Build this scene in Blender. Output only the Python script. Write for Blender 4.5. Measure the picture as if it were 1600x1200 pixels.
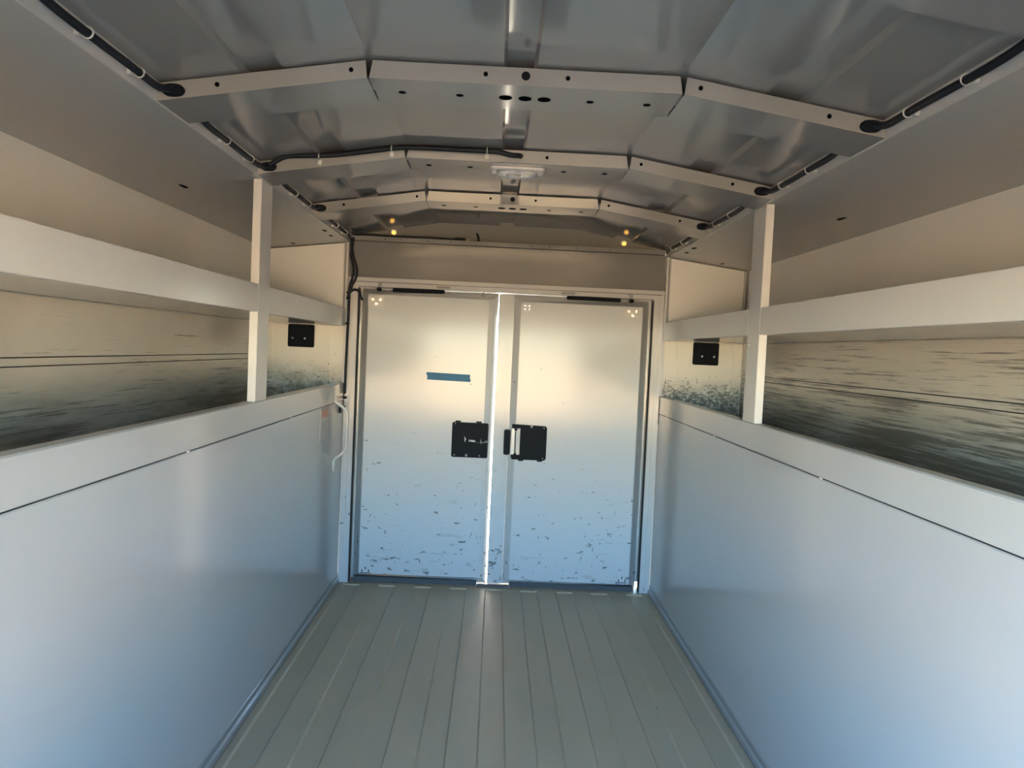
import bpy, bmesh, math, random
from mathutils import Vector, Matrix
random.seed(7)
S = bpy.context.scene
COL = S.collection
for o in list(bpy.data.objects):
    bpy.data.objects.remove(o)

# ------------------------------------------------------------------ camera
D = 3.524            # inside face of the end wall
W = 0.71             # half width of the aisle
WO = 1.0745          # half width to the outer skin
Y0 = -0.3           # open end of the body (behind the camera)
camd = bpy.data.cameras.new('camera')
cam = bpy.data.objects.new('camera', camd)
COL.objects.link(cam)
camd.sensor_fit = 'HORIZONTAL'
camd.sensor_width = 36.0
camd.lens = 36.0 * 1226.5 / 1600.0
camd.clip_start = 0.02
r_ = Vector((0.99878655, -0.01970116, 0.04513637))
u_ = Vector((-0.04423222, 0.04413994, 0.99804568))
f_ = Vector((0.02165497, 0.99883108, -0.04321495))
M3 = Matrix((r_, u_, -f_)).transposed()
cam.matrix_world = Matrix.Translation((-0.0355, 0, 1.08215)) @ M3.to_4x4()
S.camera = cam

# ------------------------------------------------------------------ light
S.view_settings.view_transform = 'Standard'
S.view_settings.look = 'None'
S.view_settings.gamma = 1.0
S.view_settings.use_curve_mapping = False
S.view_settings.exposure = 2.76

SUN_EL = math.radians(17.5)
SUN_AZ = math.radians(55)        # from +Y towards +X
world = bpy.data.worlds.new('sky')
S.world = world
world.use_nodes = True
wn, wl = world.node_tree.nodes, world.node_tree.links
sky = wn.new('ShaderNodeTexSky')
sky.sky_type = 'NISHITA'
sky.sun_disc = False
sky.sun_elevation = SUN_EL
sky.sun_rotation = SUN_AZ
sky.air_density = 1.0
sky.dust_density = 0.2
sky.ozone_density = 4
wl.new(sky.outputs[0], wn['Background'].inputs[0])
wn['Background'].inputs[1].default_value = 0.95

sund = bpy.data.lights.new('sun', 'SUN')
sund.energy = 43
sund.angle = math.radians(0.6)
sund.color = (1.0, 0.80, 0.56)
sun = bpy.data.objects.new('sun', sund)
COL.objects.link(sun)
tdir = Vector((-math.sin(SUN_AZ) * math.cos(SUN_EL), -math.cos(SUN_AZ) * math.cos(SUN_EL), -math.sin(SUN_EL)))
sun.rotation_euler = tdir.to_track_quat('-Z', 'Y').to_euler()
sun.location = (3, 6, 4)


# ------------------------------------------------------------------ materials
class Mat:
    def __init__(s, name, color, rough=0.5, metal=0.0, spec=0.5):
        s.m = bpy.data.materials.new(name)
        s.m.use_nodes = True
        s.n, s.l = s.m.node_tree.nodes, s.m.node_tree.links
        s.b = s.n['Principled BSDF']
        s.b.inputs['Base Color'].default_value = (*color, 1)
        s.b.inputs['Roughness'].default_value = rough
        s.b.inputs['Metallic'].default_value = metal
        s.b.inputs['Specular IOR Level'].default_value = spec
        s.col = None

    def pos(s, scale=(1, 1, 1), rot=(0, 0, 0)):
        g = s.n.new('ShaderNodeNewGeometry')
        mp = s.n.new('ShaderNodeMapping')
        mp.inputs['Scale'].default_value = scale
        mp.inputs['Rotation'].default_value = rot
        s.l.new(g.outputs['Position'], mp.inputs[0])
        return mp.outputs[0]

    def noise(s, scale, sc=(1, 1, 1), rot=(0, 0, 0), detail=4, rough=0.6):
        t = s.n.new('ShaderNodeTexNoise')
        t.inputs['Scale'].default_value = scale
        t.inputs['Detail'].default_value = detail
        t.inputs['Roughness'].default_value = rough
        s.l.new(s.pos(sc, rot), t.inputs['Vector'])
        return t.outputs['Fac']

    def ramp(s, src, a, b, lo=0.0, hi=1.0):
        t = s.n.new('ShaderNodeMapRange')
        t.inputs['From Min'].default_value = a
        t.inputs['From Max'].default_value = b
        t.inputs['To Min'].default_value = lo
        t.inputs['To Max'].default_value = hi
        s.l.new(src, t.inputs['Value'])
        return t.outputs[0]

    def math(s, op, a, b):
        t = s.n.new('ShaderNodeMath')
        t.operation = op
        for i, v in enumerate((a, b)):
            if isinstance(v, (int, float)):
                t.inputs[i].default_value = v
            else:
                s.l.new(v, t.inputs[i])
        return t.outputs[0]

    def height(s, axis=2):
        g = s.n.new('ShaderNodeNewGeometry')
        x = s.n.new('ShaderNodeSeparateXYZ')
        s.l.new(g.outputs['Position'], x.inputs[0])
        return x.outputs[axis]

    def over(s, fac, color):
        mx = s.n.new('ShaderNodeMix')
        mx.data_type = 'RGBA'
        if s.col is None:
            mx.inputs[6].default_value = s.b.inputs['Base Color'].default_value
        else:
            s.l.new(s.col, mx.inputs[6])
        mx.inputs[7].default_value = (*color, 1)
        s.l.new(fac, mx.inputs[0])
        s.col = mx.outputs[2]
        s.l.new(s.col, s.b.inputs['Base Color'])

    def bump(s, src, strength, dist=0.001):
        bp = s.n.new('ShaderNodeBump')
        bp.inputs['Strength'].default_value = strength
        bp.inputs['Distance'].default_value = dist
        s.l.new(src, bp.inputs['Height'])
        s.l.new(bp.outputs[0], s.b.inputs['Normal'])


PW = (0.48, 0.475, 0.46)


def paint(name, color=PW, rough=0.22):
    m = Mat(name, color, rough)
    m.over(m.ramp(m.noise(2.5, detail=3), 0.35, 0.75, 0, 0.18), tuple(c * 0.86 for c in color))
    m.bump(m.noise(160, detail=2), 0.05, 0.0006)
    return m


m_paint = paint('white_paint', (0.56, 0.55, 0.52), 0.17).m
m_sill = paint('white_sill_paint', (0.47, 0.47, 0.455), 0.15).m
m_base = paint('baseboard_paint', (0.27, 0.27, 0.26), 0.2).m
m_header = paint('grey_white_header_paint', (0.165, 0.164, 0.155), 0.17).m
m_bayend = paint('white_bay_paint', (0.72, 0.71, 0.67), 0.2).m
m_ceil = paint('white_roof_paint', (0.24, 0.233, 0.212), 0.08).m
m_wall = paint('white_wall_paint', (0.46, 0.46, 0.45), 0.13).m
m_soffit = paint('soffit_paint', (0.40, 0.395, 0.375), 0.2).m

# outer skin inside the open bays: long rubbed scratches
def scratched(name, amount):
    m = Mat(name, (0.49, 0.45, 0.375), 0.3)
    m.over(m.ramp(m.noise(3.0, detail=4), 0.4, 0.75, 0, 0.5), (0.38, 0.35, 0.29))
    s1 = m.noise(9, (1, 0.30, 15), (0.012, 0, 0), 7, 0.74)
    big = m.noise(2.2, (1, 0.8, 2.0), detail=2)
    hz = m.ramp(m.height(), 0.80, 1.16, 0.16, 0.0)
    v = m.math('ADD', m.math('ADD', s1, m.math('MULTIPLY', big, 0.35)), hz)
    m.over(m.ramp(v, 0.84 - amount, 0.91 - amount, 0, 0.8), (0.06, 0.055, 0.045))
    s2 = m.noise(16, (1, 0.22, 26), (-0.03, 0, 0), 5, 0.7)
    low_grime_shade = m.math('MULTIPLY', m.ramp(m.height(), 0.82, 1.0, 0.85, 0.0), m.ramp(m.noise(7, (1, 0.4, 3), detail=6), 0.38, 0.62, 0.1, 1.0))  # patchy brown grime towards the bottom, painted in as shade against blue skylight
    m.over(low_grime_shade, (0.15, 0.115, 0.07))
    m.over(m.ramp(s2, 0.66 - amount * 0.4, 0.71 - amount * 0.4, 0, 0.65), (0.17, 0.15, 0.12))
    m.bump(m.noise(160, detail=2), 0.06, 0.0006)
    return m.m


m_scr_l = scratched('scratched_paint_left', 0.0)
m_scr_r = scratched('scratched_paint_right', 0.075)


def chipped(name, lo, hi, dens, streak=True, fine=1.0, rough=0.15, spec=0.5, grime_shade=False, color=PW):
    """white paint with small dark chips, denser between heights hi (few) and lo (many)"""
    m = Mat(name, color, rough, 0.0, spec)
    m.over(m.ramp(m.noise(2.0, detail=3), 0.35, 0.75, 0, 0.15), tuple(c * 0.88 for c in color))
    if grime_shade:
        m.over(m.math('MULTIPLY', m.ramp(m.height(), 0.86, 1.0, 0.8, 0.0), m.ramp(m.noise(22, (1, 1, 1), detail=6), 0.40, 0.60, 0.05, 1.0)), (0.20, 0.155, 0.09))  # brown grime low down doubles as painted shade, cancelling the blue light
    h = m.ramp(m.height(), lo, hi, dens, -0.02)
    clus = m.math('MULTIPLY', m.noise(5.0, detail=2), 0.16)
    a = m.noise(34 * fine, (0.55, 1, 1.5), (0, 0.5, 0), 3, 0.55)
    b = m.noise(48 * fine, (1.5, 1, 0.6), (0, 0.4, 0), 3, 0.55)
    for t, c in ((a, 0.15), (b, 0.17)):
        v = m.math('ADD', m.math('ADD', t, h), clus)
        m.over(m.ramp(v, 0.80 + c - 0.15, 0.83 + c - 0.15, 0, 0.85), (0.13, 0.13, 0.125))
    if streak:
        c = m.noise(16, (0.5, 1, 3.2), (0, 0.35, 0), 3, 0.5)
        v = m.math('ADD', m.math('ADD', c, h), clus)
        m.over(m.ramp(v, 0.80, 0.84, 0, 0.35), (0.3, 0.29, 0.27))
    m.bump(m.noise(160, detail=2), 0.05, 0.0006)
    return m.m


m_door = chipped('chipped_door_paint', 0.0, 0.85, 0.095, spec=0.24, color=(0.50, 0.515, 0.515))
m_jamb = chipped('chipped_jamb_paint', 0.0, 1.3, 0.06, False)
m_bay_l = chipped('speckled_bay_paint_left', 0.88, 1.04, 0.13, False, 1.7, grime_shade=True, color=(0.56, 0.53, 0.46))
m_bay_r = chipped('speckled_bay_paint_right', 0.90, 1.06, 0.25, False, 2.0, grime_shade=True, color=(0.56, 0.53, 0.46))

_fl = Mat('floor_paint', (0.46, 0.37, 0.25), 0.42, 0, 0.25)
_fl.over(_fl.ramp(_fl.noise(6, (1, 0.4, 1), detail=5), 0.45, 0.8, 0, 0.5), (0.36, 0.29, 0.20))
_fl.over(_fl.ramp(_fl.noise(38, (1, 0.5, 1), detail=2), 0.76, 0.79, 0, 0.8), (0.12, 0.12, 0.11))
_fl.bump(_fl.noise(90, detail=2), 0.06, 0.0008)
m_floor = _fl.m


def simple(name, c, rough=0.5, metal=0.0, noise=None, spec=0.5):
    m = Mat(name, c, rough, metal, spec)
    k = noise or 30
    m.over(m.ramp(m.noise(k, detail=3), 0.4, 0.75, 0, 0.3), tuple(min(1, x * 0.75 + 0.004) for x in c))
    return m.m


m_loom = simple('black_conduit', (0.010, 0.012, 0.016), 0.5, spec=0.2)
m_rubber = simple('black_rubber', (0.008, 0.010, 0.013), 0.5, spec=0.06)
m_hole = simple('dark_opening', (0.004, 0.004, 0.004), 0.9, spec=0.0)
m_tie = simple('clear_nylon', (0.50, 0.50, 0.46), 0.4)
m_steel = simple('zinc_steel', (0.58, 0.57, 0.54), 0.3, 1.0)
m_bracket = simple('grey_bracket', (0.22, 0.22, 0.21), 0.5)
m_chrome = simple('bright_rod', (0.85, 0.85, 0.83), 0.2, 0.6)
m_plast = Mat('black_plastic', (0.007, 0.009, 0.012), 0.5, 0, 0.06)
m_plast.over(m_plast.ramp(m_plast.noise(22, (1, 1, 4), (0, 0.3, 0), 5, 0.7), 0.66, 0.74, 0, 0.35), (0.07, 0.065, 0.06))
m_plast = m_plast.m
m_tape = simple('blue_masking_tape', (0.012, 0.12, 0.24), 0.6, noise=60)
m_seal = simple('dark_joint', (0.02, 0.02, 0.02), 0.8)
m_shade_strip = simple('grey_rubber_seal', (0.055, 0.06, 0.065), 0.6)  # dark colour standing in for shade under the doors
m_label = simple('label_sheet', (0.50, 0.49, 0.47), 0.2)
m_orange = simple('label_orange', (0.55, 0.20, 0.10), 0.4)
m_ink = simple('label_print', (0.30, 0.30, 0.30), 0.5)
_g = Mat('asphalt_ground', (0.12, 0.115, 0.105), 0.9)
_g.over(_g.ramp(_g.noise(0.7, detail=6), 0.35, 0.7, 0, 0.5), (0.11, 0.10, 0.09))
m_ground = _g.m
BOUNCE_H = 0.8
UNSEEN_TAIL_H = 0.45
_y = Mat('tan_stucco', (0.64, 0.50, 0.33), 0.9)  # colour of the added wall that bounces warm light
_y.over(_y.ramp(_y.noise(1.2, detail=5), 0.35, 0.7, 0, 0.4), (0.55, 0.43, 0.285))
m_bounce = _y.m
_a = Mat('amber_lens', (0.9, 0.32, 0.02), 0.15)
_a.b.inputs['Emission Color'].default_value = (1.0, 0.52, 0.10, 1)
_a.b.inputs['Emission Strength'].default_value = 0.28
m_amber = _a.m
_c = Mat('clear_lens', (0.92, 0.92, 0.9), 0.06)
_c.b.inputs['Transmission Weight'].default_value = 0.75
_c.b.inputs['IOR'].default_value = 1.45
m_lens = _c.m
m_shell = simple('outer_shell_paint', (0.7, 0.7, 0.68), 0.4)


# ------------------------------------------------------------------ mesh builder
class MB:
    def __init__(s):
        s.v, s.f, s.sm = [], [], []

    def add(s, vs, fs, smooth=False):
        k = len(s.v)
        s.v += [tuple(p) for p in vs]
        for q in fs:
            s.f.append(tuple(i + k for i in q))
            s.sm.append(smooth)
        return s

    def box(s, x0, x1, y0, y1, z0, z1):
        x0, x1 = min(x0, x1), max(x0, x1)
        vs = [(x, y, z) for x in (x0, x1) for y in (y0, y1) for z in (z0, z1)]
        return s.add(vs, [(0, 1, 3, 2), (4, 6, 7, 5), (0, 4, 5, 1), (2, 3, 7, 6), (0, 2, 6, 4), (1, 5, 7, 3)])

    def loft(s, loops, cap=True, smooth=False, closed=True):
        n = len(loops[0])
        vs = [p for lp in loops for p in lp]
        fs = []
        for j in range(len(loops) - 1):
            for i in range(n if closed else n - 1):
                a, b = j * n + i, j * n + (i + 1) % n
                fs.append((a, b, b + n, a + n))
        k = len(s.v)
        s.add(vs, fs, smooth)
        if cap:
            s.f.append(tuple(k + i for i in range(n))[::-1]); s.sm.append(False)
            s.f.append(tuple(k + (len(loops) - 1) * n + i for i in range(n))); s.sm.append(False)
        return s

    def prism_y(s, prof, y0, y1):       # profile of (x, z)
        return s.loft([[(x, y0, z) for x, z in prof], [(x, y1, z) for x, z in prof]])

    def prism_z(s, prof, z0, z1):       # profile of (x, y)
        return s.loft([[(x, y, z0) for x, y in prof], [(x, y, z1) for x, y in prof]])

    def prism_x(s, prof, x0, x1):       # profile of (y, z)
        return s.loft([[(x0, y, z) for y, z in prof], [(x1, y, z) for y, z in prof]])

    def tube(s, pts, r, seg=10, samples=8, smooth_path=True):
        P = [Vector(p) for p in pts]
        if smooth_path and len(P) > 2:
            Q = []
            for i in range(len(P) - 1):
                p0, p1, p2, p3 = P[max(i - 1, 0)], P[i], P[i + 1], P[min(i + 2, len(P) - 1)]
                for k in range(samples):
                    t = k / samples
                    Q.append(0.5 * ((2 * p1) + (p2 - p0) * t + (2 * p0 - 5 * p1 + 4 * p2 - p3) * t * t
                                    + (3 * p1 - p0 - 3 * p2 + p3) * t ** 3))
            Q.append(P[-1])
            P = Q
        t0 = (P[1] - P[0]).normalized()
        ref = Vector((0, 0, 1)) if abs(t0.z) < 0.9 else Vector((1, 0, 0))
        n = t0.cross(ref).normalized()
        loops = []
        for i, p in enumerate(P):
            t = (P[min(i + 1, len(P) - 1)] - P[max(i - 1, 0)]).normalized()
            n = (n - t * n.dot(t)).normalized()
            b = t.cross(n)
            rr = r(i / (len(P) - 1)) if callable(r) else r
            loops.append([tuple(p + (n * math.cos(a) + b * math.sin(a)) * rr)
                          for a in [2 * math.pi * k / seg for k in range(seg)]])
        return s.loft(loops, True, True)

    def rod(s, a, b, r, seg=14):
        return s.tube([a, b], r, seg)

    def ball(s, c, r, sx=1, sy=1, sz=1, nu=12, nv=8):
        c = Vector(c)
        loops = []
        for j in range(nv + 1):
            th = math.pi * (0.03 + 0.94 * j / nv)
            loops.append([(c.x + r * sx * math.sin(th) * math.cos(2 * math.pi * i / nu),
                           c.y + r * sy * math.sin(th) * math.sin(2 * math.pi * i / nu),
                           c.z + r * sz * math.cos(th)) for i in range(nu)])
        return s.loft(loops, True, True)

    def mesh(s, name, mat, off=Vector((0, 0, 0)), bevel=0.0):
        me = bpy.data.meshes.new(name)
        me.from_pydata([tuple(Vector(p) - off) for p in s.v], [], s.f)
        for p, q in zip(me.polygons, s.sm):
            p.use_smooth = q
        bm = bmesh.new()
        bm.from_mesh(me)
        bmesh.ops.recalc_face_normals(bm, faces=bm.faces)
        if bevel:
            ed = [e for e in bm.edges if len(e.link_faces) == 2 and not e.link_faces[0].smooth
                  and e.calc_face_angle(0) > 0.5]
            bmesh.ops.bevel(bm, geom=ed, offset=bevel, segments=2, affect='EDGES', clamp_overlap=True)
        bm.to_mesh(me)
        bm.free()
        me.materials.append(mat)
        return me


def wloc(o):
    v = Vector((0, 0, 0))
    while o:
        v += o.location
        o = o.parent
    return v


def part(name, mb, mat, parent=None, bevel=0.0, label=None):
    off = wloc(parent)
    o = bpy.data.objects.new(name, mb.mesh(name, mat, off, bevel))
    COL.objects.link(o)
    if parent:
        o.parent = parent
    if label:
        o['label'] = label
    return o


def struct(name, mb, mat, bevel=0.0):
    o = part(name, mb, mat, None, bevel)
    o['kind'] = 'structure'
    return o


def thing(name, label, cat, loc, group=None):
    o = bpy.data.objects.new(name, None)
    COL.objects.link(o)
    o.empty_display_size = 0.05
    o.location = loc
    o['label'] = label
    o['category'] = cat
    if group:
        o['group'] = group
    return o


_disc = {}


def disc(name, p, normal, ra, rb, mat, parent, h=0.0008):
    """thin oval plug or hole lining, shared mesh, laid on a surface"""
    key = (name, ra, rb, tuple(round(c, 3) for c in normal), mat.name)
    if key not in _disc:
        nrm = Vector(normal).normalized()
        t = Vector((1, 0, 0))
        t = (t - nrm * t.dot(nrm)).normalized()
        b = nrm.cross(t)
        lo = [[tuple(t * ra * math.cos(a) + b * rb * math.sin(a) + nrm * hh)
               for a in [2 * math.pi * k / 16 for k in range(16)]] for hh in (-h, h)]
        _disc[key] = MB().loft(lo).mesh(name, mat)
    o = bpy.data.objects.new(name, _disc[key])
    COL.objects.link(o)
    if parent:
        o.parent = parent
    o.location = Vector(p) - wloc(parent)
    return o


# heights
HC, HO = 1.5305, 1.4853         # ceiling edge, soffit at the outer skin
XB = 0.307                      # break line of the roof
ZB = 1.5954                     # underside of the beams in the middle
KB = (ZB - HC) / (W - XB)


def zbeam(x): return ZB - max(0, abs(x) - XB) * KB
def zroof(x): return zbeam(x) + 0.0385
def zsof(x): return HC - (abs(x) - W) * (HC - HO) / (WO - W)


Z_SILL, Z_SEAM = 0.9033, 0.824
Z_SH0, Z_SH1 = 1.157, 1.2346

# ------------------------------------------------------------------ ground outside
g = MB().box(-60, 60, -80, 60, -0.7, -0.62)
struct('ground', g, m_ground)
# unseen tan wall added behind the camera to bounce warm sunlight in
bounce_wall = MB().box(-22, 26, -9.3, -9.0, -0.62, BOUNCE_H).box(-22.05, 26.05, -9.36, -8.94, BOUNCE_H, BOUNCE_H + 0.07)
struct('wall_back', bounce_wall, m_bounce)

# ------------------------------------------------------------------ floor
b = MB().box(-W - 0.02, W + 0.02, Y0, D + 0.081, -0.06, -0.007)
floor = struct('floor', b, m_floor)
edges = [-W]
for k in range(-4, 5):
    c = k * 0.1595 - 0.002
    edges += [c - 0.034, c + 0.034]
edges += [W]
YE = 3.500
for i in range(0, len(edges), 2):
    x0, x1 = edges[i], edges[i + 1]
    c = 0.005
    xa, xb = (x0 + 0.0006 if i else x0), (x1 - 0.0006 if i + 2 < len(edges) else x1)
    mb = MB().prism_y([(xa, -0.007), (xb, -0.007), (xb - (c if x1 < W else 0), 0.0), (xa + (c if x0 > -W else 0), 0.0)], Y0, YE)
    part('floor_rib', mb, m_floor, floor)
part('floor_end_plate', MB().box(-W, W, YE, D + 0.081, -0.007, 0.0), m_floor, floor, 0.0015)
# ------------------------------------------------------------------ side walls
def side(s):
    nm = 'left' if s < 0 else 'right'
    scr = m_scr_l if s < 0 else m_scr_r
    base = MB().box(s * W, s * (W + 0.02), Y0, D, 0.0, Z_SEAM - 0.0015)
    wall = struct('wall_' + nm, base, m_wall, 0.0015)
    part('seam_strip', MB().box(s * (W + 0.004), s * (W + 0.018), Y0, D, Z_SEAM - 0.0015, Z_SEAM + 0.0022), m_seal, wall)
    # sill rail: flat face with a folded-over top
    prof = [(s * (W - 0.0005), Z_SEAM + 0.0022), (s * (W - 0.0005), Z_SILL - 0.003), (s * (W + 0.003), Z_SILL),
            (s * (W + 0.030), Z_SILL), (s * (W + 0.030), Z_SILL - 0.012), (s * (W + 0.019), Z_SILL - 0.012), (s * (W + 0.019), Z_SEAM + 0.0022)]
    part('sill_rail', MB().prism_y(prof, Y0, D - 0.0005), m_sill, wall)
    # weld drips along the seam
    for y in (1.75, 2.62, 3.35):
        part('weld_drop', MB().ball((s * (W - 0.0005), y, Z_SEAM), 0.005, 0.5, 2.2, 0.8, 8, 5), m_paint, wall)
    # bay floor, outer skin in boards
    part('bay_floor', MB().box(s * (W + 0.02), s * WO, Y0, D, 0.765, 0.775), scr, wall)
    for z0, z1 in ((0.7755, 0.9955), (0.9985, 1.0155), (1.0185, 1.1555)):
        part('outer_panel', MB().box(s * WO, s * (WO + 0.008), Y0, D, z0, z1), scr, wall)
    part('seam_strip', MB().box(s * (WO + 0.006), s * (WO + 0.0085), Y0, D, 0.9954, 1.0186), m_seal, wall)
    part('upper_outer_panel', MB().box(s * WO, s * (WO + 0.008), Y0, D, 1.158, HO), m_bayend, wall)
    part('outer_shell', MB().box(s * (WO + 0.009), s * (WO + 0.03), Y0, D + 0.16, -0.1, 1.58), m_shell, wall)
    # end frame of the bays at the open end
    part('rear_bay_panel', MB().box(s * (W + 0.0), s * (WO + 0.009), Y0 - 0.02, Y0 - 0.0005, -0.06, 1.55), m_paint, wall)
    # baseboard
    pr = [(s * (W - 0.010), 0.004), (s * (W - 0.0085), 0.018), (s * (W - 0.003), 0.024), (s * (W - 0.003), 0.040), (s * (W - 0.0005), 0.043), (s * (W - 0.0005), 0.004)]
    part('floor_joint', MB().box(s * (W - 0.009), s * (W - 0.0005), Y0, D - 0.004, 0.0003, 0.0038), m_seal, wall)
    bb = struct('baseboard_' + nm, MB().prism_y(pr, Y0, D - 0.004), m_base)
    return wall


wall_l = side(-1)
wall_r = side(1)

# ------------------------------------------------------------------ ceiling
STR = [(-0.552, -0.472), (-0.045, 0.020), (0.472, 0.552)]   # pressed-up channels
xs = [(-W, 0)]
brk = [-XB, XB]
items = sorted([(a, 'd') for a, _ in STR] + [(b_, 'u') for _, b_ in STR] + [(x, 'k') for x in brk])
prof = [(-W, zroof(-W))]
for x, t in items:
    if t == 'k':
        prof.append((x, zroof(x)))
    elif t == 'd':
        prof += [(x, zroof(x)), (x + 0.006, zroof(x + 0.006) + 0.012)]
    else:
        prof += [(x - 0.006, zroof(x - 0.006) + 0.012), (x, zroof(x))]
prof.append((W, zroof(W)))
top = [(W, zroof(W) + 0.05), (XB, zroof(0) + 0.05), (-XB, zroof(0) + 0.05), (-W, zroof(W) + 0.05)]
mb = MB().prism_y(prof + top, Y0, 3.64)
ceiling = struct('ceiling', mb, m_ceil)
for s in (-1, 1):
    part('edge_flange', MB().box(s * W, s * (W + 0.004), Y0, 3.64, HC - 0.002, zroof(W)), m_paint, ceiling)
    pr = [(s * (W + 0.004), HC - 0.002), (s * (WO + 0.008), zsof(WO + 0.008) - 0.0015), (s * (WO + 0.008), HO + 0.03), (s * (W + 0.004), HC + 0.03)]
    sp = part('soffit_panel', MB().prism_y(pr, Y0, D + 0.05), m_soffit, ceiling)
    for x, y, ra in ((0.938, 2.25, 0.012), (0.744, 3.17, 0.011), (0.748, 3.31, 0.010), (0.938, 3.437, 0.011), (0.93, 1.0, 0.012)):
        disc('hole', (s * x, y, zsof(x) - 0.002), (s * 0.123, 0, -1), ra, ra * 1.9 if y < 3 else ra * 1.6, m_hole, sp)
    part('roof_edge_cover', MB().box(s * (W + 0.0045), s * (WO + 0.03), Y0, 3.66, 1.562, 1.60), m_shell, ceiling)
part('roof_fascia', MB().prism_x([(3.500, 1.664), (3.640, 1.524), (3.640, 1.345), (3.66, 1.345), (3.66, 1.70), (3.500, 1.70)], -W - 0.003, W + 0.003), m_ceil, ceiling)
for s in (-1, 1):
    part('cavity_side', MB().box(s * (W + 0.0045), s * (W + 0.012), D + 0.0265, 3.6595, 1.30, 1.56), m_header, ceiling)
part('roof_end_cap', MB().box(-WO - 0.03, WO + 0.03, 3.6605, 3.68, 1.30, 1.72), m_shell, ceiling)
part('rear_header', MB().box(-W, W, Y0 - 0.02, Y0 - 0.0005, 1.27, 1.70), m_paint, ceiling)  # unseen header, hung low to cut sky light on the doors

# unseen closed tailgate, added at the open end to block low light
struct('trim_5', MB().box(-W - 0.005, W + 0.005, Y0 - 0.045, Y0 - 0.021, -0.06, UNSEEN_TAIL_H), m_paint, 0.004)

# ------------------------------------------------------------------ end wall
hd = MB().box(-W + 0.004, W - 0.004, D, D + 0.025, 1.36, 1.535)
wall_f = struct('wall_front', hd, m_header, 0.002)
# top flange of the header, folded towards us and up
part('header_cap', MB().prism_x([(D - 0.010, 1.538), (D - 0.010, 1.557), (D + 0.028, 1.560), (D + 0.028, 1.536), (D, 1.5355)], -W + 0.012, W - 0.012), m_header, wall_f)
part('header_lip', MB().box(-W + 0.006, W - 0.006, D - 0.028, D - 0.0005, 1.3565, 1.3745), m_wall, wall_f, 0.002)
part('cavity_floor', MB().box(-W, W, D + 0.0255, 3.64, 1.345, 1.355), m_wall, wall_f)
for x in (-0.55, -0.48, -0.36, -0.26, 0.10, 0.18, 0.30, 0.45):
    disc('rivet', (x, D - 0.0105, 1.548), (0, -1, 0), 0.0028, 0.0028, m_seal, wall_f)
for s in (-1, 1):
    bay = m_bay_l if s < 0 else m_bay_r
    # upper bay end panel, sloped top
    pr = [(s * (W + 0.020), Z_SH0 + 0.004), (s * (WO - 0.014), Z_SH0 + 0.004), (s * (WO - 0.014), zsof(WO - 0.014) - 0.006), (s * (W + 0.020), zsof(W + 0.02) - 0.006)]
    part('upper_bay_end_panel', MB().prism_y(pr, D, D + 0.02), m_bayend, wall_f, 0.0015)
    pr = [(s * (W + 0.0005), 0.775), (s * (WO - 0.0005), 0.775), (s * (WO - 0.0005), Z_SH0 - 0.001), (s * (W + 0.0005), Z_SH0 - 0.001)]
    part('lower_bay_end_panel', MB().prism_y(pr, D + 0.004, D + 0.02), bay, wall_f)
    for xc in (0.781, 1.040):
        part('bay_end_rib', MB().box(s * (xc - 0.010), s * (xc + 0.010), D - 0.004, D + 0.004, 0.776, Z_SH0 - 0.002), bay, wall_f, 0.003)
    part('bay_back', MB().box(s * 0.70, s * (WO + 0.009), D + 0.0205, D + 0.04, -0.06, 1.56), m_shell, wall_f)
    # corner channel between header and bay panel: two slim legs with a dark groove
    part('corner_channel', MB().box(s * (W - 0.003), s * (W + 0.0075), D - 0.016, D - 0.0005, Z_SILL + 0.001, HC - 0.004), m_wall, wall_f, 0.001)
    part('corner_groove', MB().box(s * (W + 0.004), s * (W + 0.0195), D + 0.006, D + 0.02, Z_SH0 + 0.004, HC - 0.004), m_wall, wall_f)
    part('corner_channel', MB().box(s * (W + 0.013), s * (W + 0.0195), D - 0.010, D + 0.005, Z_SH1 + 0.001, zsof(W + 0.02) - 0.004), m_wall, wall_f, 0.001)
    # outer corner slim channel
    part('corner_channel', MB().box(s * (WO - 0.012), s * (WO - 0.006), D - 0.012, D + 0.002, Z_SH1 + 0.001, HO - 0.004), m_wall, wall_f, 0.001)
    # jamb with two vertical ridges
    nm = 'trim_1' if s < 0 else 'trim_2'
    jb = struct(nm, MB().box(s * 0.661, s * (W - 0.0035), D - 0.002, D + 0.095, 0.0005, 1.3555), m_jamb, 0.001)
    part('jamb_ridge', MB().box(s * 0.661, s * 0.670, D - 0.010, D - 0.0025, 0.0005, 1.333), m_jamb, jb, 0.002)
    part('jamb_ridge', MB().box(s * 0.681, s * 0.687, D - 0.007, D - 0.0025, 0.0005, 1.333), m_jamb, jb, 0.002)
    part('door_gasket', MB().box(s * 0.6574, s * 0.6608, D - 0.004, D + 0.030, 0.002, 1.330), m_seal, jb)  # dark strip filling the gap between jamb and door
    part('door_stop', MB().box(s * 0.615, s * 0.661, D + 0.0805, D + 0.095, 0.030 if s > 0 else -0.01, 1.3365), m_jamb, jb)
t3 = struct('trim_3', MB().box(-0.6605, 0.6605, D - 0.010, D + 0.095, 1.336, 1.3553), m_wall, 0.001)
part('door_stop', MB().box(-0.66, -0.045, D + 0.082, D + 0.095, 1.28, 1.3365), m_wall, t3)
part('door_stop', MB().box(0.004, 0.66, D + 0.082, D + 0.095, 1.28, 1.3365), m_wall, t3)
t4 = struct('trim_4', MB().box(-0.66, -0.022, D + 0.082, D + 0.095, -0.06, 0.04), m_wall)
part('door_stop', MB().box(-0.022, 0.654, D + 0.082, D + 0.095, -0.06, 0.04), m_wall, t4)

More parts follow.
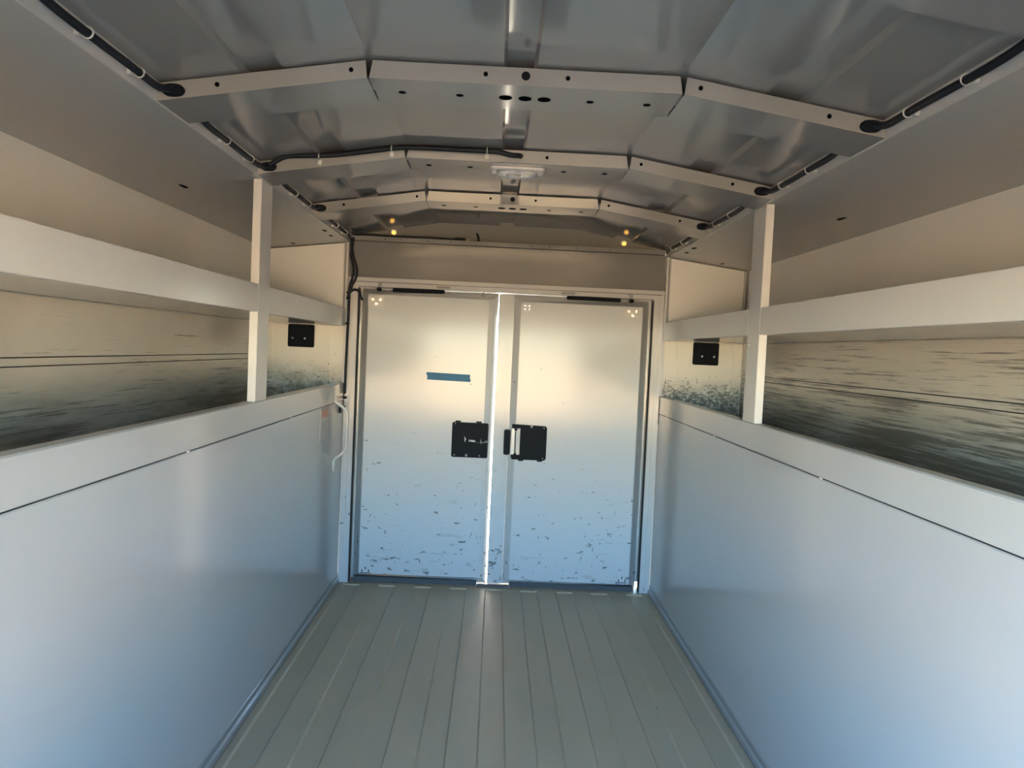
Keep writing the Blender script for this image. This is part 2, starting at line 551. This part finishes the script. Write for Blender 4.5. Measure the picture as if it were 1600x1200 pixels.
# ------------------------------------------------------------------ the two doors
def pan(loops, mat, name):
    """raised pan made of rectangle loops (x0,x1,z0,z1,y), first = outer rim"""
    lp = [[(x0, D + ya, z0), (x1, D + yb, z0), (x1, D + yb, z1), (x0, D + ya, z1)] for x0, x1, z0, z1, ya, yb in loops]
    mb = MB()
    back = [(p[0], p[1] + 0.002, p[2]) for p in lp[0]]
    mb.loft([back] + lp)
    return struct(name, mb, mat, 0.0)


ZD0, ZD1 = 0.008, 1.334
door_l = pan([(-0.657, -0.0345, ZD0, ZD1, 0.078, 0.038), (-0.653, -0.036, ZD0 + 0.004, ZD1 - 0.004, 0.074, 0.034),
              (-0.618, -0.056, 0.040, 1.305, 0.004, 0.006), (-0.614, -0.078, 0.043, 1.302, 0, 0)], m_door, 'door_1')
door_r = pan([(-0.0245, 0.655, ZD0, ZD1, 0.038, 0.078), (-0.0245, 0.653, ZD0 + 0.004, ZD1 - 0.004, 0.036, 0.074),
              (0.036, 0.650, ZD0 + 0.006, ZD1 - 0.006, 0.034, 0.070),
              (0.062, 0.616, 0.036, 1.302, 0.004, 0.004), (0.067, 0.612, 0.039, 1.299, 0, 0)], m_door, 'door_2')
part('bottom_seal', MB().box(-0.640, -0.080, D + 0.010, D + 0.034, 0.0015, 0.026), m_shade_strip, door_l, 0.003, 'dark rubber seal along the bottom of the door')  # dark strip put where the door's bottom edge falls into shade
part('bottom_seal', MB().box(0.068, 0.634, D + 0.010, D + 0.034, 0.0015, 0.026), m_shade_strip, door_r, 0.003, 'dark rubber seal along the bottom of the door')
# flat astragal strip with a bead on the right door
part('bottom_seal', MB().box(-0.079, 0.067, D - 0.001, D + 0.0165, 0.0012, 0.013), m_shade_strip, door_r)  # added dark strip hiding the bright leak between the doors
part('astragal', MB().box(-0.033, 0.030, D + 0.018, D + 0.0325, 0.012, 1.330), m_door, door_r, 0.003)
part('astragal_bead', MB().box(0.006, 0.012, D + 0.012, D + 0.0175, 0.012, 1.330), m_door, door_r, 0.002)
for d_, s, xc in ((door_l, -1, 0.585), (door_r, 1, 0.581)):
    for dx, z in ((-0.015, 0.055), (0, 0.068), (0.015, 0.055)):
        part('drain_slot', MB().box(s * xc + dx - 0.0022, s * xc + dx + 0.0022, D - 0.0008, D + 0.001, z - 0.005, z + 0.005), m_hole, d_)
    part('drain_slot', MB().box(s * xc - 0.024, s * xc + 0.024, D - 0.0008, D + 0.001, 0.0445, 0.0475), m_hole, d_)
    # strut bracket with three bolts
    x0, x1 = (-0.617, -0.540) if s < 0 else (0.530, 0.604)
    br = part('strut_bracket', MB().box(x0, x1, D - 0.004, D - 0.0003, 1.248, 1.296), m_paint, d_, 0.0025)
    part('bracket_arm', MB().box(min(x0, x1) + 0.012, max(x0, x1) - 0.012, D - 0.018, D - 0.004, 1.291, 1.296), m_paint, br, 0.001)
    xm = (x0 + x1) / 2
    for dx, z in ((-0.017, 1.279), (0.017, 1.279), (0.0, 1.261)):
        part('bolt', MB().rod((xm + dx, D - 0.004, z), (xm + dx, D - 0.009, z), 0.0065, 8), m_steel, br)
# small bolt group on right door, stop pin on left
for dx in (-0.010, 0.010):
    for z in (1.268, 1.282):
        disc('rivet', (0.094 + dx, D - 0.0008, z), (0, -1, 0), 0.003, 0.003, m_steel, door_r)
part('stop_pin', MB().rod((-0.105, D - 0.012, 1.336), (-0.105, D - 0.012, 1.316), 0.0035, 8).rod((-0.105, D - 0.012, 1.316), (-0.105, D - 0.012, 1.313), 0.009, 10), m_steel, t3)

# lock plates ---------------------------------------------------------------
def rrect(x0, x1, z0, z1, r, n=4):
    pts = []
    for cx, cz, a0 in ((x1 - r, z0 + r, -90), (x1 - r, z1 - r, 0), (x0 + r, z1 - r, 90), (x0 + r, z0 + r, 180)):
        for k in range(n + 1):
            a = math.radians(a0 + 90 * k / n)
            pts.append((cx + r * math.cos(a), cz + r * math.sin(a)))
    return pts


lk = part('lock_cover', MB().prism_y(rrect(-0.219, -0.056, 0.590, 0.748, 0.008), D - 0.005, D - 0.0003), m_plast, door_l, 0.0012, 'square black lock cover with a slot')
for x in (-0.193, -0.100):
    part('cover_tab', MB().box(x - 0.012, x + 0.012, D - 0.004, D - 0.0003, 0.7485, 0.755), m_plast, lk)
part('latch_rod', MB().rod((-0.142, D - 0.008, 0.667), (-0.112, D - 0.008, 0.666), 0.0055, 10), m_chrome, lk)
part('latch_pin', MB().rod((-0.107, D - 0.007, 0.660), (-0.058, D - 0.007, 0.662), 0.002, 8).rod((-0.088, D - 0.007, 0.652), (-0.088, D - 0.007, 0.678), 0.002, 8).rod((-0.070, D - 0.007, 0.666), (-0.058, D - 0.007, 0.666), 0.004, 8), m_steel, lk)
part('latch_crescent', MB().tube([(-0.164, D - 0.006, 0.685), (-0.159, D - 0.006, 0.677), (-0.158, D - 0.006, 0.669), (-0.161, D - 0.006, 0.660)], lambda t: 0.0008 + 0.003 * math.sin(math.pi * t), 8, 4), m_chrome, lk)
for x, z, r in ((-0.151, 0.600, 0.006), (-0.205, 0.600, 0.003), (-0.205, 0.741, 0.003), (-0.092, 0.600, 0.003)):
    part('screw', MB().rod((x, D - 0.005, z), (x, D - 0.0075, z), r, 10), m_bracket, lk)

outline = [(0.050, 0.598), (0.056, 0.590), (0.201, 0.590), (0.208, 0.598), (0.208, 0.738), (0.201, 0.746), (0.050, 0.750), (0.050, 0.731), (0.088, 0.731), (0.088, 0.612), (0.050, 0.612)]
lk2 = part('lock_cover', MB().prism_y(outline, D - 0.005, D - 0.0003), m_plast, door_r, 0, 'black lock cover notched on its left for the latch')
for x in (0.095, 0.180):
    part('cover_tab', MB().box(x - 0.012, x + 0.012, D - 0.004, D - 0.0003, 0.584, 0.5895), m_plast, lk2)
part('latch_channel', MB().prism_z([(0.048, D - 0.006), (0.064, D - 0.010), (0.067, D - 0.018), (0.070, D - 0.010), (0.0865, D - 0.006), (0.0865, D - 0.001), (0.068, D - 0.001), (0.048, D + 0.012)], 0.614, 0.728), m_steel, lk2)
part('latch_end', MB().rod((0.067, D - 0.012, 0.612), (0.067, D - 0.012, 0.620), 0.006, 10).rod((0.067, D - 0.012, 0.722), (0.067, D - 0.012, 0.729), 0.006, 10), m_plast, lk2)
for x, z, r in ((0.138, 0.742, 0.006), (0.194, 0.738, 0.003), (0.194, 0.600, 0.003)):
    part('screw', MB().rod((x, D - 0.005, z), (x, D - 0.0075, z), r, 10), m_bracket, lk2)
hp = part('door_pull', MB().prism_y(rrect(0.0155, 0.0435, 0.608, 0.722, 0.009), D + 0.004, D + 0.0175), m_plast, door_r, 0.002, 'upright black pull handle')

# ------------------------------------------------------------------ shelf racks with posts
def shelf(s):
    nm = 'left' if s < 0 else 'right'
    t = thing('shelf_rack', 'white steel shelf rack with one square post along the %s wall' % nm, 'shelf', (s * W, 2.27, Z_SILL), 'shelf racks along the side walls')
    f = s * (W - 0.001)
    yp0, yp1 = 2.218, 2.330
    for y0, y1 in ((Y0 + 0.002, yp0 + 0.004), (yp1, D - 0.018)):
        part('front_rail', MB().box(f, s * (W + 0.028), y0, y1, Z_SH0, Z_SH1), m_paint, t, 0.0015)
    part('shelf_panel', MB().box(s * (W + 0.0285), s * (WO - 0.001), Y0 + 0.002, D - 0.0015, Z_SH0 + 0.0005, Z_SH0 + 0.003), m_wall, t)
    part('post', MB().prism_z([(f, yp0 + 0.0045), (f, yp1 - 0.0005), (s * (W + 0.022), yp1 - 0.0005), (s * (W + 0.022), yp0 + 0.0045)], Z_SILL + 0.0005, HC - 0.004), m_paint, t, 0.0015)
    part('weld_drop', MB().ball((f, yp1 - 0.02, Z_SH0 - 0.03), 0.006, 0.5, 1, 1, 8, 5), m_paint, t)
    return t


shelf(-1)
shelf(1)

# black cover plates at the ends of the bays
for s in (-1, 1):
    nm = ('left', 'left') if s < 0 else ('right', 'right')
    t = thing('cover_plate', 'square black cover plate with two screws at the end of the %s bay' % nm[0], 'cover plate', (s * 0.907, D - 0.003, 1.05), 'cover plates at the bay ends')
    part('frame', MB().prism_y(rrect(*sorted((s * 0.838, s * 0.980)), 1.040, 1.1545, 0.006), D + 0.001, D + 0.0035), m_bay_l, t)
    part('plate', MB().prism_y(rrect(*sorted((s * 0.849, s * 0.966)), 1.053, 1.1545, 0.008), D - 0.005, D + 0.0008), m_plast, t, 0.001)
    part('raised_panel', MB().box(s * 0.876, s * 0.962, D - 0.0075, D - 0.0052, 1.060, 1.150), m_plast, t, 0.001)
    for x in (0.890, 0.944):
        part('screw', MB().ball((s * x, D - 0.0085, 1.092), 0.0048, 1, 0.6, 1, 8, 6), m_chrome, t)

# ------------------------------------------------------------------ roof beams
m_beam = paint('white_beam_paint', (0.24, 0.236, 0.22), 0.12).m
BY = [0.92, 1.548, 2.18, 2.805]
DEP = 0.153
names = {0.92: 'white roof beam nearest the open end, above the camera',
         1.548: 'white roof beam nearest the camera, with three large oval holes underneath',
         2.18: 'second roof beam from the camera, carrying the clear dome light and a black cable',
         2.805: 'farthest roof beam, in front of the amber marker lights'}


def section(x0, x1, y, skew0, skew1):
    """C-channel piece: upright face + bottom flange + short back lip. skew = slit slant"""
    th, hf = 0.003, 0.034
    mb = MB()
    def P(x, yy, dz): return (x, yy, zbeam(x) + dz)
    prof = [(0, hf), (0, 0), (DEP, 0), (DEP, hf * 0.8), (DEP - th, hf * 0.8), (DEP - th, th), (th, th), (th, hf)]
    lo = []
    for x, sk in ((x0, skew0), (x1, skew1)):
        lo.append([P(x + sk * (dz / hf), y + dy, dz) for dy, dz in prof])
    mb.loft(lo)
    return mb


beams = []
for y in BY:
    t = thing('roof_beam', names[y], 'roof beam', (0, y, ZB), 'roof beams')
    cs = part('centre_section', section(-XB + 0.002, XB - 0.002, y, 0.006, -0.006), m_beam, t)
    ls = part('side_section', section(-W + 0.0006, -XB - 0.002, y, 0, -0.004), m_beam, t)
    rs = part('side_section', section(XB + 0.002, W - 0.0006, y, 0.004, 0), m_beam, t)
    mid = 0.0185
    for x in (-0.08, 0.08):
        if not (y == 2.18 and x < 0):
            disc('hole', (x, y - 0.0003, zbeam(x) + mid), (0, -1, 0), 0.0045, 0.0045, m_hole, cs)
    for x in (0.34, 0.596):
        for q, sc in ((-1, ls), (1, rs)):
            if not (y == 2.18 and q < 0):
                disc('hole', (q * x, y - 0.0003, zbeam(x) + mid), (0, -1, 0), 0.0045, 0.0045, m_hole, sc)
    if y != 2.18:
        disc('plug', (-0.002, y - 0.0005, ZB + mid), (0, -1, 0), 0.0085, 0.0085, m_rubber, cs, 0.0015)
        for x in (-0.040, 0.0, 0.039):
            disc('hole', (x, y + 0.077, ZB - 0.0003), (0, 0, -1), 0.0135, 0.0135, m_hole, cs)
    for x in (-0.25, -0.133, 0.133, 0.25):
        disc('hole', (x, y + 0.077, ZB - 0.0003), (0, 0, -1), 0.0075, 0.0075, m_hole, cs)
    beams.append(t)

# ------------------------------------------------------------------ wire looms along the roof edges
def loom(s):
    nm = 'left' if s < 0 else 'right'
    lab = ('black wire loom along the left roof edge, branching across the second beam' if s < 0
           else 'black wire loom along the right roof edge, ending at the end wall')
    t = thing('wire_loom', lab, 'cable', (s * 0.69, 1.2, 1.545), 'wire looms along the roof edges')
    X, Z = s * 0.690, 1.5435
    gx, gz = s * 0.684, 1.5515
    starts = [Y0 + 0.05] + [y + DEP + 0.012 for y in BY]
    ends = BY + [3.46]
    for i, (a, e) in enumerate(zip(starts, ends)):
        pts = [(X, a, Z + 0.006), (X, a + 0.06, Z)]
        n = 3
        for k in range(1, n):
            yy = a + (e - a) * k / n
            pts.append((X + s * random.uniform(-0.0015, 0.0015), yy, Z + random.uniform(-0.0025, 0.001)))
        if i < 4:
            pts += [(X, e - 0.05, Z), (gx, e - 0.014, gz - 0.001), (gx - s * 0.004, e - 0.004, gz)]
        else:
            pts += [(X, e - 0.04, Z), (s * 0.696, e, Z - 0.002)]
        part('conduit', MB().tube(pts, 0.0072, 10, 6), m_loom, t)
        for k, fr in enumerate((0.36, 0.74) if i else (0.30, 0.55, 0.78, 0.93)):
            yy = a + (e - a) * fr
            ring = [(X + 0.0088 * math.cos(q), yy, Z + 0.0088 * math.sin(q)) for q in [2 * math.pi * j / 12 for j in range(13)]]
            c = part('cable_tie', MB().tube(ring, 0.0016, 6, 1, False), m_tie, t)
            part('tie_mount', MB().box(s * 0.7005, s * 0.7095, yy - 0.007, yy + 0.007, Z - 0.006, Z + 0.006), m_tie, c, 0.002)
        if i < 4:
            part('grommet', MB().loft([[(gx + 0.0215 * math.copysign(abs(math.cos(q)) ** 0.7, math.cos(q)) * k - s * 0.006, yy, zbeam(gx) + 0.0165 + 0.012 * math.sin(q) * k)
                                         for q in [2 * math.pi * j / 20 for j in range(20)]] for yy, k in ((e - 0.0006, 1.0), (e - 0.006, 1.0), (e - 0.010, 0.8))], True, True), m_rubber, t)
    if s < 0:
        y = 2.18
        pts = [(-0.672, y - 0.010, 1.554), (-0.655, y - 0.012, 1.566), (-0.628, y - 0.012, 1.579), (-0.58, y - 0.012, 1.5835)]
        for x in (-0.50, -0.40, -0.32, -0.22, -0.10):
            pts.append((x, y - 0.0105, zbeam(x) + 0.0255))
        pts += [(-0.055, y - 0.0105, 1.6205), (-0.02, y - 0.010, 1.6135), (0.002, y - 0.008, 1.6135), (0.008, y - 0.001, 1.614)]
        part('branch_cable', MB().tube(pts, 0.0068, 10, 6), m_loom, t)
        for x in (-0.54, -0.345, -0.085):
            z = zbeam(x) + 0.0255
            ring = [(x, y - 0.0105 + 0.0085 * math.cos(q), z + 0.0085 * math.sin(q)) for q in [2 * math.pi * j / 12 for j in range(13)]]
            c = part('cable_tie', MB().tube(ring, 0.0018, 6, 1, False), m_tie, t)
            part('tie_mount', MB().box(x - 0.005, x + 0.005, y - 0.004, y - 0.0008, z - 0.020, z - 0.004), m_tie, c, 0.001)
    return t


loom(-1)
loom(1)

# ------------------------------------------------------------------ dome light under the second beam
t = thing('dome_light', 'clear oblong dome light under the second roof beam', 'lamp', (0, 2.255, ZB - 0.001))
part('base', MB().loft([[(x, y, z) for x, y in [(px, py + 2.255) for px, py in rrect(-0.078 + k, 0.078 - k, -0.036 + k, 0.036 - k, 0.012)]]
                        for z, k in ((ZB - 0.0008, 0.0), (ZB - 0.006, 0.0), (ZB - 0.009, 0.005))]), m_paint, t)
part('lens', MB().loft([[(px, py + 2.255, z) for px, py in rrect(-0.060 + k, 0.060 - k, -0.027 + k * 0.5, 0.027 - k * 0.5, 0.011)]
                        for z, k in ((ZB - 0.0092, 0.0), (ZB - 0.017, 0.006), (ZB - 0.023, 0.022), (ZB - 0.0255, 0.034))], True, False), m_lens, t, 0.001)
part('bulb', MB().rod((-0.03, 2.255, ZB - 0.0135), (0.012, 2.255, ZB - 0.0135), 0.003, 10), m_chrome, t)

# amber marker lights on the fascia
for s in (-1, 1):
    nm = 'left' if s < 0 else 'right'
    t = thing('marker_light', 'small glowing amber marker light on the %s of the roof fascia' % nm, 'lamp', (s * 0.52, 3.574, 1.591), 'amber marker lights')
    part('bezel', MB().rod((s * 0.52, 3.5735, 1.591), (s * 0.52, 3.5695, 1.587), 0.014, 16), m_paint, t)
    part('amber_lens', MB().ball((s * 0.52, 3.566, 1.5845), 0.010, 1, 0.8, 0.9), m_amber, t)

# ------------------------------------------------------------------ gas struts over the doors
for s in (-1, 1):
    nm = 'left' if s < 0 else 'right'
    y, z = 3.482, 1.323
    x_ball, x_rod, x_end = (-0.563, -0.502, -0.282) if s < 0 else (0.553, 0.504, 0.272)
    t = thing('gas_strut', 'black gas strut lying above the %s door' % nm, 'gas strut', (s * 0.42, y, z), 'gas struts above the doors')
    part('cylinder', MB().tube([(x_rod, y, z), (x_rod - s * 0.002, y, z), (x_end + s * 0.004, y, z + 0.001), (x_end, y, z + 0.001)], 0.0085, 14, 4, False), m_rubber, t)
    part('rod', MB().rod((x_rod, y, z), (x_ball - s * 0.008, y, z), 0.0035, 10), m_steel, t)
    part('end_fitting', MB().ball((x_ball, y, z), 0.010, 1.2, 1, 0.95), m_rubber, t)
    part('end_fitting', MB().ball((x_end, y, z + 0.001), 0.009, 0.9, 1, 0.9), m_rubber, t)
    part('bracket', MB().box(x_ball - 0.008, x_ball + 0.008, y + 0.0105, y + 0.014, z - 0.008, z + 0.032).box(x_ball - 0.008, x_ball + 0.008, y + 0.014, D - 0.0105, z + 0.029, z + 0.032), m_bracket, t)
    part('bracket', MB().box(x_end - 0.030, x_end + 0.030, y + 0.0095, y + 0.0125, z + 0.016, z + 0.026).box(x_end - 0.030, x_end + 0.030, y + 0.0125, D - 0.0105, z + 0.0235, z + 0.026), m_bracket, t)

# ------------------------------------------------------------------ grab handle on the left wall
t = thing('grab_handle', 'bent white tube grab handle on the left wall beside the doors', 'handle', (-0.70, 3.3, 0.72))
X = -0.7005
part('bar', MB().tube([(X, 3.3, 0.840), (X + 0.002, 3.3, 0.833), (X + 0.015, 3.3, 0.822), (-0.665, 3.3, 0.806), (-0.651, 3.3, 0.785), (-0.649, 3.3, 0.735), (-0.649, 3.3, 0.660), (-0.653, 3.3, 0.632), (-0.668, 3.3, 0.614), (X + 0.010, 3.3, 0.597), (X + 0.002, 3.3, 0.588), (X, 3.3, 0.580)], 0.0065, 12, 5), m_jamb, t)
part('mount_tab', MB().tube([(X - 0.0005, 3.3, 0.838), (X - 0.0005, 3.3, 0.893)], 0.0065, 10), m_jamb, t)
part('mount_tab', MB().tube([(X - 0.0005, 3.3, 0.582), (X - 0.0005, 3.3, 0.540)], 0.0065, 10), m_jamb, t)

# warning label
t = thing('warning_label', 'faded warning label with orange heading on the left wall behind the grab handle', 'label', (-W + 0.0005, 3.14, 0.76))
part('sheet', MB().box(-W + 0.0002, -W + 0.0010, 3.065, 3.215, 0.690, 0.815), m_label, t)
part('heading', MB().box(-W + 0.0011, -W + 0.0015, 3.085, 3.205, 0.780, 0.808), m_orange, t)
for k in range(5):
    part('print_line', MB().box(-W + 0.0011, -W + 0.0014, 3.075, 3.20 - 0.02 * (k % 2), 0.766 - k * 0.014, 0.769 - k * 0.014), m_ink, t)

# blue tape
tp = [(-0.343, 0.9665), (-0.346, 0.958), (-0.340, 0.950), (-0.341, 0.933), (-0.148, 0.930), (-0.144, 0.938), (-0.1485, 0.946), (-0.148, 0.963)]
t = part('tape_strip', MB().prism_y([(x, z) for x, z in tp], D - 0.0012, D - 0.0003), m_tape)
t['label'] = 'strip of blue masking tape stuck on the left door'
t['category'] = 'tape'

# ------------------------------------------------------------------ cables in the left front corner
t = thing('corner_cable', 'pair of black cables hanging down the corner left of the doors', 'cable', (-0.70, D - 0.03, 1.54))
yc = D - 0.026
part('conduit', MB().tube([(-0.697, yc, 1.545), (-0.693, yc, 1.50), (-0.695, yc, 1.462), (-0.683, yc, 1.411), (-0.686, yc, 1.365), (-0.696, yc, 1.318), (-0.697, yc, 1.18), (-0.700, yc, 1.01), (-0.701, yc, 0.855)], 0.0055, 10, 8), m_loom, t)
part('conduit', MB().tube([(-0.686, yc - 0.006, 1.545), (-0.690, yc - 0.006, 1.50), (-0.683, yc - 0.008, 1.462), (-0.667, yc - 0.008, 1.411), (-0.668, yc - 0.01, 1.37), (-0.683, yc - 0.011, 1.335), (-0.694, yc - 0.011, 1.305), (-0.701, yc - 0.008, 1.280)], 0.0055, 10, 8), m_loom, t)
part('loose_end', MB().tube([(-0.698, yc - 0.012, 1.297), (-0.682, yc - 0.012, 1.312), (-0.664, yc - 0.013, 1.316), (-0.650, yc - 0.013, 1.305), (-0.643, yc - 0.013, 1.285), (-0.634, yc - 0.013, 1.272)], 0.0055, 10, 6), m_loom, t)
for z in (1.302, 1.278, 1.166, 0.838):
    part('clip', MB().box(-0.7065, -0.692, yc - 0.016, yc + 0.009, z - 0.005, z + 0.005), m_rubber, t, 0.0015)
part('clip', MB().box(-0.708, -0.700, 3.415, 3.44, 0.775, 0.815).box(-0.700, -0.683, 3.42, 3.435, 0.798, 0.806), m_rubber, t, 0.001)

t = thing('header_cable', 'thin black cable lying on top of the door header', 'cable', (-0.45, D + 0.04, 1.565))
part('conduit', MB().tube([(-0.694, D - 0.006, 1.553), (-0.66, D + 0.022, 1.568), (-0.5, D + 0.03, 1.566), (-0.35, D + 0.03, 1.568), (-0.25, D + 0.03, 1.566), (-0.20, D + 0.03, 1.567)], 0.0052, 10, 6), m_loom, t)
part('connector', MB().box(-0.245, -0.196, D + 0.022, D + 0.038, 1.560, 1.574), m_rubber, t, 0.002)
part('wire_end', MB().tube([(-0.196, D + 0.030, 1.567), (-0.185, D + 0.030, 1.566), (-0.178, D + 0.030, 1.572)], 0.002, 6, 4), simple('yellow_wire', (0.6, 0.45, 0.08), 0.5), t)
t = thing('cable_stub', 'short curved black cable end rising behind the door header', 'cable', (-0.14, D + 0.06, 1.56))
part('conduit', MB().tube([(-0.139, D + 0.045, 1.545), (-0.139, D + 0.045, 1.575), (-0.144, D + 0.045, 1.594), (-0.153, D + 0.045, 1.607)], 0.0055, 10, 6), m_loom, t)
